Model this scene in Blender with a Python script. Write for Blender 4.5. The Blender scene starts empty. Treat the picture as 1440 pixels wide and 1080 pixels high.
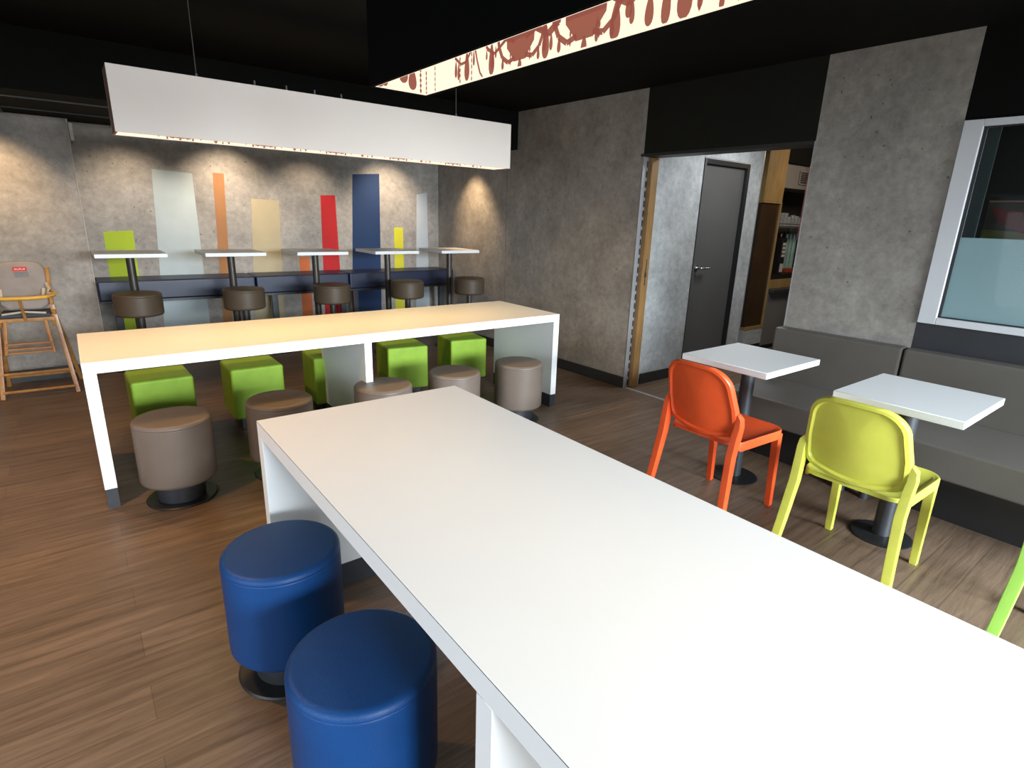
import bpy, bmesh, math, random
from mathutils import Vector, Matrix

sc = bpy.context.scene
COL = sc.collection
R = math.radians
PI = math.pi

# ------------------------------------------------------------------ camera, world, exposure
H = 1.47
cd = bpy.data.cameras.new('camera')
cam = bpy.data.objects.new('camera', cd)
COL.objects.link(cam)
cd.sensor_width = 36.0
cd.sensor_fit = 'HORIZONTAL'
cd.lens = 791.73 / 1440 * 36
cd.clip_start = 0.02
yaw, pitch, roll = 0.66279112, 0.28883157, -0.03170452
fw = Vector((math.sin(yaw) * math.cos(pitch), math.cos(yaw) * math.cos(pitch), -math.sin(pitch)))
rt = Vector((math.cos(yaw), -math.sin(yaw), 0))
dn = fw.cross(rt)
cr, sr = math.cos(roll), math.sin(roll)
r2 = cr * rt + sr * dn
d2 = -sr * rt + cr * dn
cam.matrix_world = Matrix(((r2.x, -d2.x, -fw.x, 0), (r2.y, -d2.y, -fw.y, 0), (r2.z, -d2.z, -fw.z, H), (0, 0, 0, 1)))
sc.camera = cam

sc.view_settings.view_transform = 'Standard'
sc.view_settings.look = 'None'
sc.view_settings.gamma = 1.0
sc.view_settings.use_curve_mapping = False
sc.view_settings.exposure = 0.0

w = bpy.data.worlds.new('world')
sc.world = w
w.use_nodes = True
w.node_tree.nodes['Background'].inputs[0].default_value = (0.75, 0.87, 1.0, 1)
w.node_tree.nodes['Background'].inputs[1].default_value = 1.0


def area(name, loc, aim, sx, sy, power, color, spread=180):
    l = bpy.data.lights.new(name, 'AREA')
    l.shape = 'RECTANGLE'
    l.size = sx
    l.size_y = sy
    l.energy = power
    l.color = color
    l.spread = R(spread)
    o = bpy.data.objects.new(name, l)
    COL.objects.link(o)
    o.location = loc
    d = Vector(aim) - Vector(loc)
    o.rotation_euler = d.to_track_quat('-Z', 'Y').to_euler()
    return o


# daylight through the shop windows behind and left of the camera
area('daylight_rear', (2.2, -4.70, 1.95), (2.2, -1.7, 0.0), 5.2, 1.0, 680, (0.82, 0.92, 1.0), 76)
area('daylight_left', (-2.30, 0.2, 1.05), (0.6, 0.9, 0.3), 3.4, 1.4, 32, (0.82, 0.92, 1.0), 120)


def spot(name, loc, aim, power, color, size, blend=0.6, rad=0.03):
    l = bpy.data.lights.new(name, 'SPOT')
    l.energy = power
    l.color = color
    l.spot_size = R(size)
    l.spot_blend = blend
    l.shadow_soft_size = rad
    o = bpy.data.objects.new(name, l)
    COL.objects.link(o)
    o.location = loc
    o.rotation_euler = (Vector(aim) - Vector(loc)).to_track_quat('-Z', 'Y').to_euler()
    return o


WARM = (1.0, 0.70, 0.40)

# ------------------------------------------------------------------ materials


def mat(name, col=(0.5, 0.5, 0.5), rough=0.5, metal=0.0, spec=0.5, noise=None, bump=None, emis=None, coat=0.0, transm=0.0, alpha=1.0):
    m = bpy.data.materials.new(name)
    m.use_nodes = True
    nt = m.node_tree
    b = nt.nodes['Principled BSDF']
    b.inputs['Base Color'].default_value = (*col, 1)
    b.inputs['Roughness'].default_value = rough
    b.inputs['Metallic'].default_value = metal
    b.inputs['Specular IOR Level'].default_value = spec
    b.inputs['Coat Weight'].default_value = coat
    b.inputs['Transmission Weight'].default_value = transm
    b.inputs['Alpha'].default_value = alpha
    if emis:
        b.inputs['Emission Color'].default_value = (*emis[0], 1)
        b.inputs['Emission Strength'].default_value = emis[1]
    tc = nt.nodes.new('ShaderNodeTexCoord')
    if noise:
        scale, amt = noise
        n = nt.nodes.new('ShaderNodeTexNoise')
        n.inputs['Scale'].default_value = scale
        n.inputs['Detail'].default_value = 6
        nt.links.new(tc.outputs['Object'], n.inputs['Vector'])
        r = nt.nodes.new('ShaderNodeValToRGB')
        r.color_ramp.elements[0].position = 0.3
        r.color_ramp.elements[1].position = 0.7
        r.color_ramp.elements[0].color = (*[c * (1 - amt) for c in col], 1)
        r.color_ramp.elements[1].color = (*[min(1, c * (1 + amt)) for c in col], 1)
        nt.links.new(n.outputs['Fac'], r.inputs['Fac'])
        nt.links.new(r.outputs['Color'], b.inputs['Base Color'])
    if bump:
        scale, st = bump
        n = nt.nodes.new('ShaderNodeTexNoise')
        n.inputs['Scale'].default_value = scale
        n.inputs['Detail'].default_value = 3
        nt.links.new(tc.outputs['Object'], n.inputs['Vector'])
        bp = nt.nodes.new('ShaderNodeBump')
        bp.inputs['Strength'].default_value = st
        bp.inputs['Distance'].default_value = 0.002
        nt.links.new(n.outputs['Fac'], bp.inputs['Height'])
        nt.links.new(bp.outputs['Normal'], b.inputs['Normal'])
    return m


def concrete(name, base, tint=(1, 1, 1)):
    m = mat(name, base, 0.75, spec=0.3)
    nt = m.node_tree
    b = nt.nodes['Principled BSDF']
    tc = nt.nodes.new('ShaderNodeTexCoord')

    def nz(scale, det, rough=0.6, dist=0.0):
        n = nt.nodes.new('ShaderNodeTexNoise')
        n.inputs['Scale'].default_value = scale
        n.inputs['Detail'].default_value = det
        n.inputs['Roughness'].default_value = rough
        n.inputs['Distortion'].default_value = dist
        nt.links.new(tc.outputs['Object'], n.inputs['Vector'])
        return n

    def ramp(src, p0, c0, p1, c1):
        r = nt.nodes.new('ShaderNodeValToRGB')
        r.color_ramp.elements[0].position = p0
        r.color_ramp.elements[1].position = p1
        r.color_ramp.elements[0].color = (*c0, 1)
        r.color_ramp.elements[1].color = (*c1, 1)
        nt.links.new(src, r.inputs['Fac'])
        return r

    def mul(a, bb):
        x = nt.nodes.new('ShaderNodeMix')
        x.data_type = 'RGBA'
        x.blend_type = 'MULTIPLY'
        x.inputs['Factor'].default_value = 1.0
        nt.links.new(a, x.inputs['A'])
        nt.links.new(bb, x.inputs['B'])
        return x.outputs['Result']
    big = ramp(nz(3.2, 9, 0.68).outputs['Fac'], 0.34, [c * 0.78 for c in base], 0.66, [c * 1.2 for c in base])
    fine = ramp(nz(19, 9, 0.75, 0.2).outputs['Fac'], 0.34, (0.80, 0.80, 0.80), 0.66, (1.16, 1.16, 1.16))
    pits = ramp(nz(40, 2, 0.4).outputs['Fac'], 0.22, (0.45, 0.43, 0.41), 0.29, (1, 1, 1))
    col = mul(mul(big.outputs['Color'], fine.outputs['Color']), pits.outputs['Color'])
    nt.links.new(col, b.inputs['Base Color'])
    bp = nt.nodes.new('ShaderNodeBump')
    bp.inputs['Strength'].default_value = 0.25
    bp.inputs['Distance'].default_value = 0.004
    nt.links.new(nz(20, 6, 0.7).outputs['Fac'], bp.inputs['Height'])
    nt.links.new(bp.outputs['Normal'], b.inputs['Normal'])
    return m


def planks(name):
    m = mat(name, (0.2, 0.14, 0.1), 0.42, spec=0.5)
    nt = m.node_tree
    b = nt.nodes['Principled BSDF']
    tc = nt.nodes.new('ShaderNodeTexCoord')
    br = nt.nodes.new('ShaderNodeTexBrick')
    br.offset = 0.37
    br.inputs['Scale'].default_value = 1.0
    br.inputs['Brick Width'].default_value = 1.22
    br.inputs['Row Height'].default_value = 0.152
    br.inputs['Mortar Size'].default_value = 0.0012
    br.inputs['Mortar Smooth'].default_value = 0.2
    br.inputs['Bias'].default_value = 0.0
    br.inputs['Color1'].default_value = (0.128, 0.088, 0.060, 1)
    br.inputs['Color2'].default_value = (0.165, 0.116, 0.080, 1)
    br.inputs['Mortar'].default_value = (0.085, 0.06, 0.042, 1)
    nt.links.new(tc.outputs['Object'], br.inputs['Vector'])
    mp = nt.nodes.new('ShaderNodeMapping')
    mp.inputs['Scale'].default_value = (1.3, 20, 1)
    nt.links.new(tc.outputs['Object'], mp.inputs['Vector'])
    n = nt.nodes.new('ShaderNodeTexNoise')
    n.inputs['Scale'].default_value = 1.7
    n.inputs['Detail'].default_value = 10
    n.inputs['Roughness'].default_value = 0.72
    n.inputs['Distortion'].default_value = 0.8
    nt.links.new(mp.outputs['Vector'], n.inputs['Vector'])
    r = nt.nodes.new('ShaderNodeValToRGB')
    r.color_ramp.elements[0].position = 0.3
    r.color_ramp.elements[1].position = 0.72
    r.color_ramp.elements[0].color = (0.48, 0.45, 0.43, 1)
    r.color_ramp.elements[1].color = (1.50, 1.46, 1.42, 1)
    nt.links.new(n.outputs['Fac'], r.inputs['Fac'])
    x = nt.nodes.new('ShaderNodeMix')
    x.data_type = 'RGBA'
    x.blend_type = 'MULTIPLY'
    x.inputs['Factor'].default_value = 1.0
    nt.links.new(br.outputs['Color'], x.inputs['A'])
    nt.links.new(r.outputs['Color'], x.inputs['B'])
    nt.links.new(x.outputs['Result'], b.inputs['Base Color'])
    bp = nt.nodes.new('ShaderNodeBump')
    bp.inputs['Strength'].default_value = 0.15
    bp.inputs['Distance'].default_value = 0.003
    nt.links.new(n.outputs['Fac'], bp.inputs['Height'])
    nt.links.new(bp.outputs['Normal'], b.inputs['Normal'])
    return m


def wood(name, c1, c2, scale=(3, 3, 22), rough=0.45):
    m = mat(name, c1, rough)
    nt = m.node_tree
    b = nt.nodes['Principled BSDF']
    tc = nt.nodes.new('ShaderNodeTexCoord')
    mp = nt.nodes.new('ShaderNodeMapping')
    mp.inputs['Scale'].default_value = scale
    nt.links.new(tc.outputs['Object'], mp.inputs['Vector'])
    n = nt.nodes.new('ShaderNodeTexNoise')
    n.inputs['Scale'].default_value = 3
    n.inputs['Detail'].default_value = 6
    nt.links.new(mp.outputs['Vector'], n.inputs['Vector'])
    r = nt.nodes.new('ShaderNodeValToRGB')
    r.color_ramp.elements[0].position = 0.3
    r.color_ramp.elements[1].position = 0.7
    r.color_ramp.elements[0].color = (*c1, 1)
    r.color_ramp.elements[1].color = (*c2, 1)
    nt.links.new(n.outputs['Fac'], r.inputs['Fac'])
    nt.links.new(r.outputs['Color'], b.inputs['Base Color'])
    return m


M = {}
M['floor'] = planks('vinyl_planks')
M['concrete'] = concrete('concrete_panel', (0.31, 0.285, 0.258))
M['concrete_light'] = concrete('concrete_corridor', (0.40, 0.42, 0.42))
M['black'] = mat('black_paint', (0.0055, 0.0055, 0.005), 0.85, spec=0.1, noise=(3, 0.15))
M['black_lamp'] = mat('black_lamp_shell', (0.002, 0.002, 0.002), 0.8, spec=0.05, noise=(5, 0.1))
M['header'] = mat('near_black_header_paint', (0.013, 0.013, 0.010), 0.8, spec=0.15, noise=(3, 0.1))
M['charcoal'] = mat('charcoal_paint', (0.024, 0.025, 0.030), 0.55, noise=(4, 0.1))
M['skirting'] = mat('dark_skirting', (0.028, 0.028, 0.028), 0.5, noise=(8, 0.1))
M['grid'] = mat('dark_ceiling_grid', (0.022, 0.022, 0.02), 0.5, noise=(8, 0.1))
M['white'] = mat('white_laminate', (0.83, 0.83, 0.82), 0.35, spec=0.4, noise=(2, 0.015))
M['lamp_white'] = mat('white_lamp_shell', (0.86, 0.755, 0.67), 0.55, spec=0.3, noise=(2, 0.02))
M['lamp_end'] = mat('brown_lamp_end', (0.22, 0.10, 0.07), 0.5, noise=(6, 0.1))
M['taupe'] = mat('taupe_leatherette', (0.150, 0.117, 0.094), 0.45, spec=0.35, noise=(9, 0.06), bump=(180, 0.35))
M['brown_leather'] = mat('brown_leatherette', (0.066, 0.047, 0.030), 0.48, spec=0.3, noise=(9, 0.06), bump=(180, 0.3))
M['blue'] = mat('blue_leatherette', (0.004, 0.043, 0.155), 0.45, spec=0.3, noise=(7, 0.06), bump=(260, 0.45))
M['navy'] = mat('navy_leatherette', (0.005, 0.010, 0.036), 0.42, noise=(7, 0.06), bump=(180, 0.2))
M['green'] = mat('green_leatherette', (0.225, 0.365, 0.028), 0.5, spec=0.3, noise=(10, 0.08), bump=(160, 0.3))
M['bench'] = mat('grey_brown_upholstery', (0.105, 0.094, 0.082), 0.5, noise=(6, 0.05), bump=(220, 0.25))
M['steel_dark'] = mat('dark_grey_metal', (0.045, 0.048, 0.055), 0.42, metal=0.3, noise=(20, 0.08))
M['base_black'] = mat('black_steel_base', (0.014, 0.014, 0.015), 0.4, noise=(20, 0.1))
M['bar_post'] = mat('brown_grey_metal', (0.055, 0.048, 0.040), 0.38, metal=0.4, noise=(20, 0.08))
M['orange'] = mat('orange_red_plastic', (0.72, 0.085, 0.018), 0.42, noise=(12, 0.04), bump=(90, 0.12))
M['yellow'] = mat('yellow_green_plastic', (0.60, 0.60, 0.085), 0.42, noise=(12, 0.04), bump=(90, 0.12))
M['lime'] = mat('lime_green_plastic', (0.36, 0.68, 0.10), 0.42, noise=(12, 0.04), bump=(90, 0.12))
M['kick'] = mat('dark_kick_plate', (0.030, 0.032, 0.038), 0.4, noise=(15, 0.1))
M['alu'] = mat('aluminium_trim', (0.45, 0.46, 0.48), 0.4, metal=0.6, noise=(12, 0.05))
M['pvc'] = mat('white_window_frame', (0.66, 0.67, 0.70), 0.4, noise=(4, 0.02))
M['gasket'] = mat('black_gasket', (0.01, 0.01, 0.012), 0.5, noise=(9, 0.1))
M['door'] = mat('dark_grey_door', (0.085, 0.085, 0.082), 0.5, noise=(3, 0.05))
M['chrome'] = mat('brushed_steel', (0.6, 0.6, 0.6), 0.25, metal=1.0, noise=(40, 0.05))
M['oak'] = wood('oak_edge', (0.20, 0.11, 0.038), (0.28, 0.155, 0.052), (20, 20, 2))
M['ply'] = wood('birch_plywood', (0.25, 0.155, 0.055), (0.36, 0.235, 0.095), (4, 4, 1.2))
M['beech'] = wood('varnished_beech', (0.34, 0.15, 0.045), (0.48, 0.23, 0.07), (8, 8, 8), 0.3)
M['beech_light'] = wood('varnished_light_wood', (0.72, 0.40, 0.06), (0.85, 0.50, 0.09), (8, 8, 8), 0.28)
M['cushion'] = mat('grey_fabric', (0.30, 0.26, 0.235), 0.85, spec=0.2, noise=(8, 0.12), bump=(120, 0.5))
M['cushion_dark'] = mat('dark_grey_fabric', (0.045, 0.052, 0.062), 0.7, noise=(8, 0.12), bump=(120, 0.4))
M['strap'] = mat('cream_strap', (0.55, 0.48, 0.38), 0.7, noise=(20, 0.08))
M['red_label'] = mat('red_woven_label', (0.62, 0.03, 0.02), 0.6, noise=(60, 0.08))
M['label_mark'] = mat('white_thread', (0.75, 0.6, 0.55), 0.7, noise=(60, 0.05))
M['dark_glass'] = mat('tinted_glass', (0.050, 0.028, 0.014), 0.12, noise=(3, 0.2))
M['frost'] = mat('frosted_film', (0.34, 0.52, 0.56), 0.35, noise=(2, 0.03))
M['glass'] = mat('clear_glass', (0.02, 0.03, 0.03), 0.02, alpha=0.10, spec=0.6, noise=(3, 0.01))
M['room_dark'] = mat('dark_kitchen_wall', (0.03, 0.025, 0.02), 0.6, noise=(3, 0.2))
M['room_grey'] = mat('grey_kitchen_wall', (0.16, 0.15, 0.14), 0.6, noise=(3, 0.1))
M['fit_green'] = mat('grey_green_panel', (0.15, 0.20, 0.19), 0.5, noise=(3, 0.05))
M['shelf_steel'] = mat('stainless_shelf', (0.5, 0.5, 0.5), 0.3, metal=0.9, noise=(20, 0.05))
M['jar'] = mat('drinking_glass', (0.35, 0.36, 0.37), 0.08, spec=1.0, alpha=0.38, noise=(9, 0.05))
M['plastic_black'] = mat('black_plastic', (0.015, 0.014, 0.014), 0.3, noise=(9, 0.1))
M['paper'] = mat('pale_label', (0.45, 0.43, 0.40), 0.6, noise=(30, 0.1))
M['purple'] = mat('purple_label', (0.22, 0.05, 0.5), 0.5, noise=(30, 0.2))
M['gold'] = mat('gold_foil', (0.7, 0.36, 0.1), 0.3, metal=0.7, noise=(30, 0.2))
M['redbrown'] = mat('red_plastic_tray', (0.32, 0.05, 0.02), 0.4, noise=(9, 0.2))
M['green_glass'] = mat('green_glass_tube', (0.22, 0.34, 0.29), 0.12, spec=0.8, noise=(9, 0.1))
M['cable'] = mat('steel_cable', (0.16, 0.16, 0.15), 0.4, metal=0.5, noise=(30, 0.05))
M['sensor'] = mat('grey_sensor_plastic', (0.42, 0.38, 0.32), 0.5, noise=(9, 0.04))


def emissive(name, col, st):
    return mat(name, (0.02, 0.02, 0.02), 0.6, spec=0.0, noise=None, emis=(col, st))


M['lamp_glow'] = emissive('backlit_cream_panel', (1.0, 0.85, 0.66), 1.15)
M['lamp_print'] = emissive('backlit_dark_red_print', (0.30, 0.082, 0.060), 1.0)
M['spot_glow'] = emissive('warm_spot_bulb', (1.0, 0.7, 0.4), 6)

# ------------------------------------------------------------------ mesh builder


class MB:
    def __init__(self):
        self.bm = bmesh.new()

    def _merge(self, b, mtx=None):
        me = bpy.data.meshes.new('t')
        b.to_mesh(me)
        b.free()
        if mtx is not None:
            me.transform(mtx)
        self.bm.from_mesh(me)
        bpy.data.meshes.remove(me)

    def box(self, x0, x1, y0, y1, z0, z1, bev=0.0, seg=2, mtx=None):
        b = bmesh.new()
        bmesh.ops.create_cube(b, size=1)
        for v in b.verts:
            v.co = Vector(((x0 + x1) / 2 + v.co.x * (x1 - x0), (y0 + y1) / 2 + v.co.y * (y1 - y0), (z0 + z1) / 2 + v.co.z * (z1 - z0)))
        if bev:
            bmesh.ops.bevel(b, geom=list(b.edges), offset=bev, segments=seg, profile=0.5, affect='EDGES')
        self._merge(b, mtx)
        return self

    def prism(self, pts, axis, a0, a1, bev=0.0):
        """polygon pts in the plane normal to axis, extruded a0..a1"""
        b = bmesh.new()

        def P(p, a):
            return {'x': (a, p[0], p[1]), 'y': (p[0], a, p[1]), 'z': (p[0], p[1], a)}[axis]
        lo = [b.verts.new(P(p, a0)) for p in pts]
        hi = [b.verts.new(P(p, a1)) for p in pts]
        b.faces.new(lo)
        b.faces.new(hi[::-1])
        n = len(pts)
        for i in range(n):
            b.faces.new((lo[i], hi[i], hi[(i + 1) % n], lo[(i + 1) % n]))
        bmesh.ops.recalc_face_normals(b, faces=list(b.faces))
        if bev:
            bmesh.ops.bevel(b, geom=list(b.edges), offset=bev, segments=2, profile=0.5, affect='EDGES')
        self._merge(b)
        return self

    def lathe(self, prof, cx=0, cy=0, n=40, mtx=None):
        b = bmesh.new()
        rings = []
        for r, z in prof:
            if r < 1e-6:
                rings.append([b.verts.new((cx, cy, z))])
            else:
                rings.append([b.verts.new((cx + r * math.cos(2 * PI * i / n), cy + r * math.sin(2 * PI * i / n), z)) for i in range(n)])
        for A, B in zip(rings, rings[1:]):
            for i in range(n):
                j = (i + 1) % n
                if len(A) == 1 and len(B) == 1:
                    continue
                if len(A) == 1:
                    b.faces.new((A[0], B[i], B[j]))
                elif len(B) == 1:
                    b.faces.new((A[i], A[j], B[0]))
                else:
                    b.faces.new((A[i], A[j], B[j], B[i]))
        bmesh.ops.recalc_face_normals(b, faces=list(b.faces))
        self._merge(b, mtx)
        return self

    def tube(self, pts, r, n=10, flat=None):
        """swept round tube; r number or list"""
        b = bmesh.new()
        pts = [Vector(p) for p in pts]
        rs = r if isinstance(r, (list, tuple)) else [r] * len(pts)
        rings = []
        for i, p in enumerate(pts):
            t = (pts[min(i + 1, len(pts) - 1)] - pts[max(i - 1, 0)]).normalized()
            up = Vector((0, 0, 1)) if abs(t.z) < 0.9 else Vector((1, 0, 0))
            u = t.cross(up).normalized()
            v = t.cross(u).normalized()
            fl = flat or 1.0
            rings.append([b.verts.new(p + (u * math.cos(2 * PI * k / n) + v * fl * math.sin(2 * PI * k / n)) * rs[i]) for k in range(n)])
        for A, B in zip(rings, rings[1:]):
            for k in range(n):
                b.faces.new((A[k], A[(k + 1) % n], B[(k + 1) % n], B[k]))
        b.faces.new(rings[0])
        b.faces.new(rings[-1][::-1])
        bmesh.ops.recalc_face_normals(b, faces=list(b.faces))
        self._merge(b)
        return self

    def bar(self, p0, p1, s0, s1=None, ux=Vector((1, 0, 0)), bev=0.004):
        """square section bar p0->p1; s=(a,b) section sizes along ux and the other axis"""
        s1 = s1 or s0
        p0 = Vector(p0)
        p1 = Vector(p1)
        b = bmesh.new()
        t = (p1 - p0).normalized()
        v = t.cross(ux).normalized()
        u = v.cross(t).normalized()
        R_ = []
        for p, s in ((p0, s0), (p1, s1)):
            R_.append([b.verts.new(p + u * (a * s[0] / 2) + v * (c * s[1] / 2)) for a, c in ((-1, -1), (1, -1), (1, 1), (-1, 1))])
        b.faces.new(R_[0])
        b.faces.new(R_[1][::-1])
        for k in range(4):
            b.faces.new((R_[0][k], R_[1][k], R_[1][(k + 1) % 4], R_[0][(k + 1) % 4]))
        bmesh.ops.recalc_face_normals(b, faces=list(b.faces))
        if bev:
            bmesh.ops.bevel(b, geom=list(b.edges), offset=bev, segments=2, profile=0.5, affect='EDGES')
        self._merge(b)
        return self

    def build(self, name, m, parent=None, smooth=True):
        me = bpy.data.meshes.new(name)
        self.bm.to_mesh(me)
        self.bm.free()
        me.materials.append(m)
        if smooth:
            for p in me.polygons:
                p.use_smooth = True
            try:
                me.set_sharp_from_angle(angle=R(38))
            except Exception:
                pass
        o = bpy.data.objects.new(name, me)
        COL.objects.link(o)
        if smooth:
            wn = o.modifiers.new('weighted_normals', 'WEIGHTED_NORMAL')
            wn.keep_sharp = True
        if parent is not None:
            o.parent = parent
        return o


def struct(o):
    o['kind'] = 'structure'
    return o


def tag(o, label, cat, group=None):
    o['label'] = label
    o['category'] = cat
    if group:
        o['group'] = group
    return o


def thing(name, label, cat, loc=(0, 0, 0), rz=0.0, group=None):
    o = bpy.data.objects.new(name, None)
    COL.objects.link(o)
    o.empty_display_size = 0.1
    o.location = loc
    o.rotation_euler = (0, 0, rz)
    return tag(o, label, cat, group)


def dup(root, loc, label, rz=None, group=None):
    r = root.copy()
    COL.objects.link(r)
    r.location = loc
    if rz is not None:
        r.rotation_euler = (0, 0, rz)
    r['label'] = label
    if group:
        r['group'] = group
    for ch in list(root.children):
        c = ch.copy()
        COL.objects.link(c)
        c.parent = r
        for g in list(ch.children):
            d = g.copy()
            COL.objects.link(d)
            d.parent = c
    return r


def sbox(name, m, *a, **k):
    return struct(MB().box(*a, **k).build(name, m))


# ------------------------------------------------------------------ the setting
ZC = 2.48
SL = -0.0302                # the right wall leans a little off square: x = WX + SL*(y-3.7)
WX = 3.829


def wx(y):
    return WX + SL * (y - 3.7)


sbox('floor', M['floor'], -3.0, 9.5, -5.2, 7.0, -0.12, 0.0)
sbox('ceiling', M['black'], -3.0, 9.5, -5.2, 7.0, ZC, ZC + 0.12)


def wall_r(name, m, y0, y1, z0, z1, th=0.15, off=0.0):
    return struct(MB().prism([(wx(y0) + off, y0), (wx(y0) + off + th, y0), (wx(y1) + off + th, y1), (wx(y1) + off, y1)], 'z', z0, z1).build(name, m, smooth=False))


YB = 6.41
sbox('wall_back', M['concrete'], -3.0, 4.2, YB, YB + 0.15, 0, ZC)
sbox('wall_left', M['concrete'], -3.0, 0.14, 6.15, YB - 0.001, 0, 2.12)
# right wall: concrete from the far corner to the doorway, with its panel joint
for ya, yb in ((5.046, YB), (3.272, 5.040)):
    wall_r('wall_right', M['concrete'], ya, yb, 0, ZC)
wall_r('wall_right', M['black'], 5.0398, 5.0462, 0, ZC, off=0.004, th=0.14)
wall_r('wall_right', M['header'], 1.912, 3.2715, 1.995, ZC)                # header over the doorway
wall_r('wall_right', M['concrete'], 1.147, 1.911, 0, ZC)                  # pillar panel
wall_r('wall_right', M['black'], -5.2, 1.1465, 2.04, ZC)                  # above the window
wall_r('wall_right', M['charcoal'], -0.36, 1.1465, 0, 0.945)
wall_r('wall_right', M['charcoal'], -5.2, -0.361, 0, 0.945)               # below the window
wall_r('wall_right', M['charcoal'], -5.2, -1.2, 0.945, 2.04)
wall_r('trim_1', M['grid'], 1.912, 3.30, 1.972, 1.994, th=0.17, off=-0.002)   # lining of the doorway head
wall_r('trim_2', M['alu'], 1.9112, 1.9165, 0, 1.99, th=0.15, off=-0.003)      # pale edge profile of the pillar
# jamb of the sliding door
j = wx(3.25)
sbox('trim_3', M['alu'], j - 0.003, j + 0.040, 3.2665, 3.271, 0, 1.972)
mb = MB()
z = 0.02
while z < 1.95:
    mb.box(j + 0.0445, j + 0.058, 3.2675, 3.2685, z, z + 0.050)
    z += 0.078
struct(mb.build('trim_4', M['gasket']))
sbox('trim_5', M['alu'], j + 0.0403, j + 0.062, 3.269, 3.271, 0, 1.972)

# corridor behind the doorway: concrete wall with a door
CY = 3.272
sbox('wall_corridor', M['concrete_light'], wx(CY) + 0.151, 4.676, CY, CY + 0.12, 0, 2.35)
sbox('wall_corridor', M['concrete_light'], 4.676, 5.425, CY, CY + 0.12, 2.03, 2.35)
sbox('wall_corridor', M['concrete_light'], 5.425, 5.66, CY, CY + 0.12, 0, 2.35)
sbox('trim_6', M['alu'], 5.66, 5.672, CY - 0.004, CY + 0.12, 0, 2.35)
sbox('baseboard_corridor', M['skirting'], 4.06, 4.674, CY - 0.010, CY, 0, 0.10)
sbox('wall_corridor', M['room_grey'], 9.3, 9.4, -0.5, 6.0, 0, ZC)
sbox('wall_corridor', M['room_dark'], 5.66, 9.3, 3.9, 4.0, 0, ZC)
sbox('wall_corridor', M['room_grey'], 4.0, 9.3, 1.60, 1.70, 0, ZC)

# skirtings
struct(MB().prism([(wx(y) - dx, y) for y, dx in ((3.272, 0.012), (YB, 0.012), (YB, 0.0), (3.272, 0.0))], 'z', 0, 0.10).build('baseboard_right', M['skirting'], smooth=False))
sbox('baseboard_left', M['skirting'], -3.0, 0.14, 6.138, 6.15, 0, 0.10)
sbox('baseboard_back', M['skirting'], 0.142, 3.73, YB - 0.012, YB, 0, 0.10)
sbox('trim_7', M['sensor'], 0.1405, 0.146, 6.146, YB, 0, 2.12)
sbox('trim_8', M['alu'], wx(2.6) - 0.02, wx(2.6) + 0.02, 1.93, 3.25, 0.0, 0.004)   # threshold strip

# lowered black ceiling over the back seating, with its tile grid
sbox('ceiling', M['black'], -3.0, 3.80, 4.89, YB, 2.125, ZC - 0.001)
mb = MB()
for x in (-1.45, -0.25, 0.95, 2.15, 3.35):
    mb.box(x - 0.012, x + 0.012, 4.90, YB, 2.117, 2.1252)
for y in (5.2, 5.8):
    mb.box(-3.0, 3.79, y - 0.012, y + 0.012, 2.118, 2.1252)
struct(mb.build('trim_9', M['grid']))

# walls behind the camera, with the shop windows the daylight comes through
sbox('wall_rear', M['room_grey'], -3.0, 4.4, -5.02, -4.9, 0, 0.30)
sbox('wall_rear', M['black'], -3.0, 4.4, -5.02, -4.9, 2.30, ZC)
sbox('wall_rear', M['room_grey'], -3.0, -0.8, -5.02, -4.9, 0.30, 2.30)
sbox('wall_side', M['room_grey'], -2.62, -2.5, 2.0, 6.15, 0, ZC)
sbox('wall_side', M['room_grey'], -2.62, -2.5, -4.9, -1.6, 0, ZC)
sbox('wall_side', M['room_grey'], -2.62, -2.5, -1.6, 2.0, 0, 0.25)
sbox('wall_side', M['black'], -2.62, -2.5, -1.6, 2.0, 2.25, ZC)

# ------------------------------------------------------------------ window in the right wall
win = struct(bpy.data.objects.new('window_1', None))
COL.objects.link(win)
fx = wx(1.0) - 0.015


def slab_r(y0, y1, z0, z1, off, th, m, name, par, bev=0.0):
    return MB().prism([(wx(y0) + off, y0), (wx(y0) + off + th, y0), (wx(y1) + off + th, y1), (wx(y1) + off, y1)], 'z', z0, z1, bev).build(name, m, par, smooth=False)


WY0, WY1, WZ0, WZ1 = -1.19, 1.143, 0.948, 2.034
F = 0.075
slab_r(WY1 - 0.088, WY1, WZ0, WZ1, -0.014, 0.09, M['pvc'], 'window_frame', win, 0.003)
slab_r(WY0, WY0 + F, WZ0, WZ1, -0.014, 0.09, M['pvc'], 'window_frame', win, 0.003)
slab_r(WY0 + F, WY1 - 0.088, WZ0, WZ0 + 0.040, -0.014, 0.09, M['pvc'], 'window_sill', win, 0.003)
slab_r(WY0 + F, WY1 - 0.088, WZ1 - 0.035, WZ1, -0.014, 0.09, M['pvc'], 'window_frame', win, 0.003)
slab_r(WY1 - 0.1, WY1 - 0.0885, WZ0 + 0.04, WZ1 - 0.035, 0.004, 0.02, M['gasket'], 'gasket', win)
slab_r(WY0 + F, WY1 - 0.0885, WZ0 + 0.0405, WZ0 + 0.047, 0.004, 0.02, M['gasket'], 'gasket', win)
slab_r(WY0 + F, WY1 - 0.0885, WZ1 - 0.042, WZ1 - 0.0355, 0.004, 0.02, M['gasket'], 'gasket', win)
slab_r(WY0 + F, WY1 - 0.1, WZ0 + 0.047, WZ1 - 0.042, 0.012, 0.006, M['glass'], 'window_pane', win)
slab_r(WY0 + F, WY1 - 0.1, WZ0 + 0.047, 1.435, 0.020, 0.002, M['frost'], 'frosted_film', win)

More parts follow.
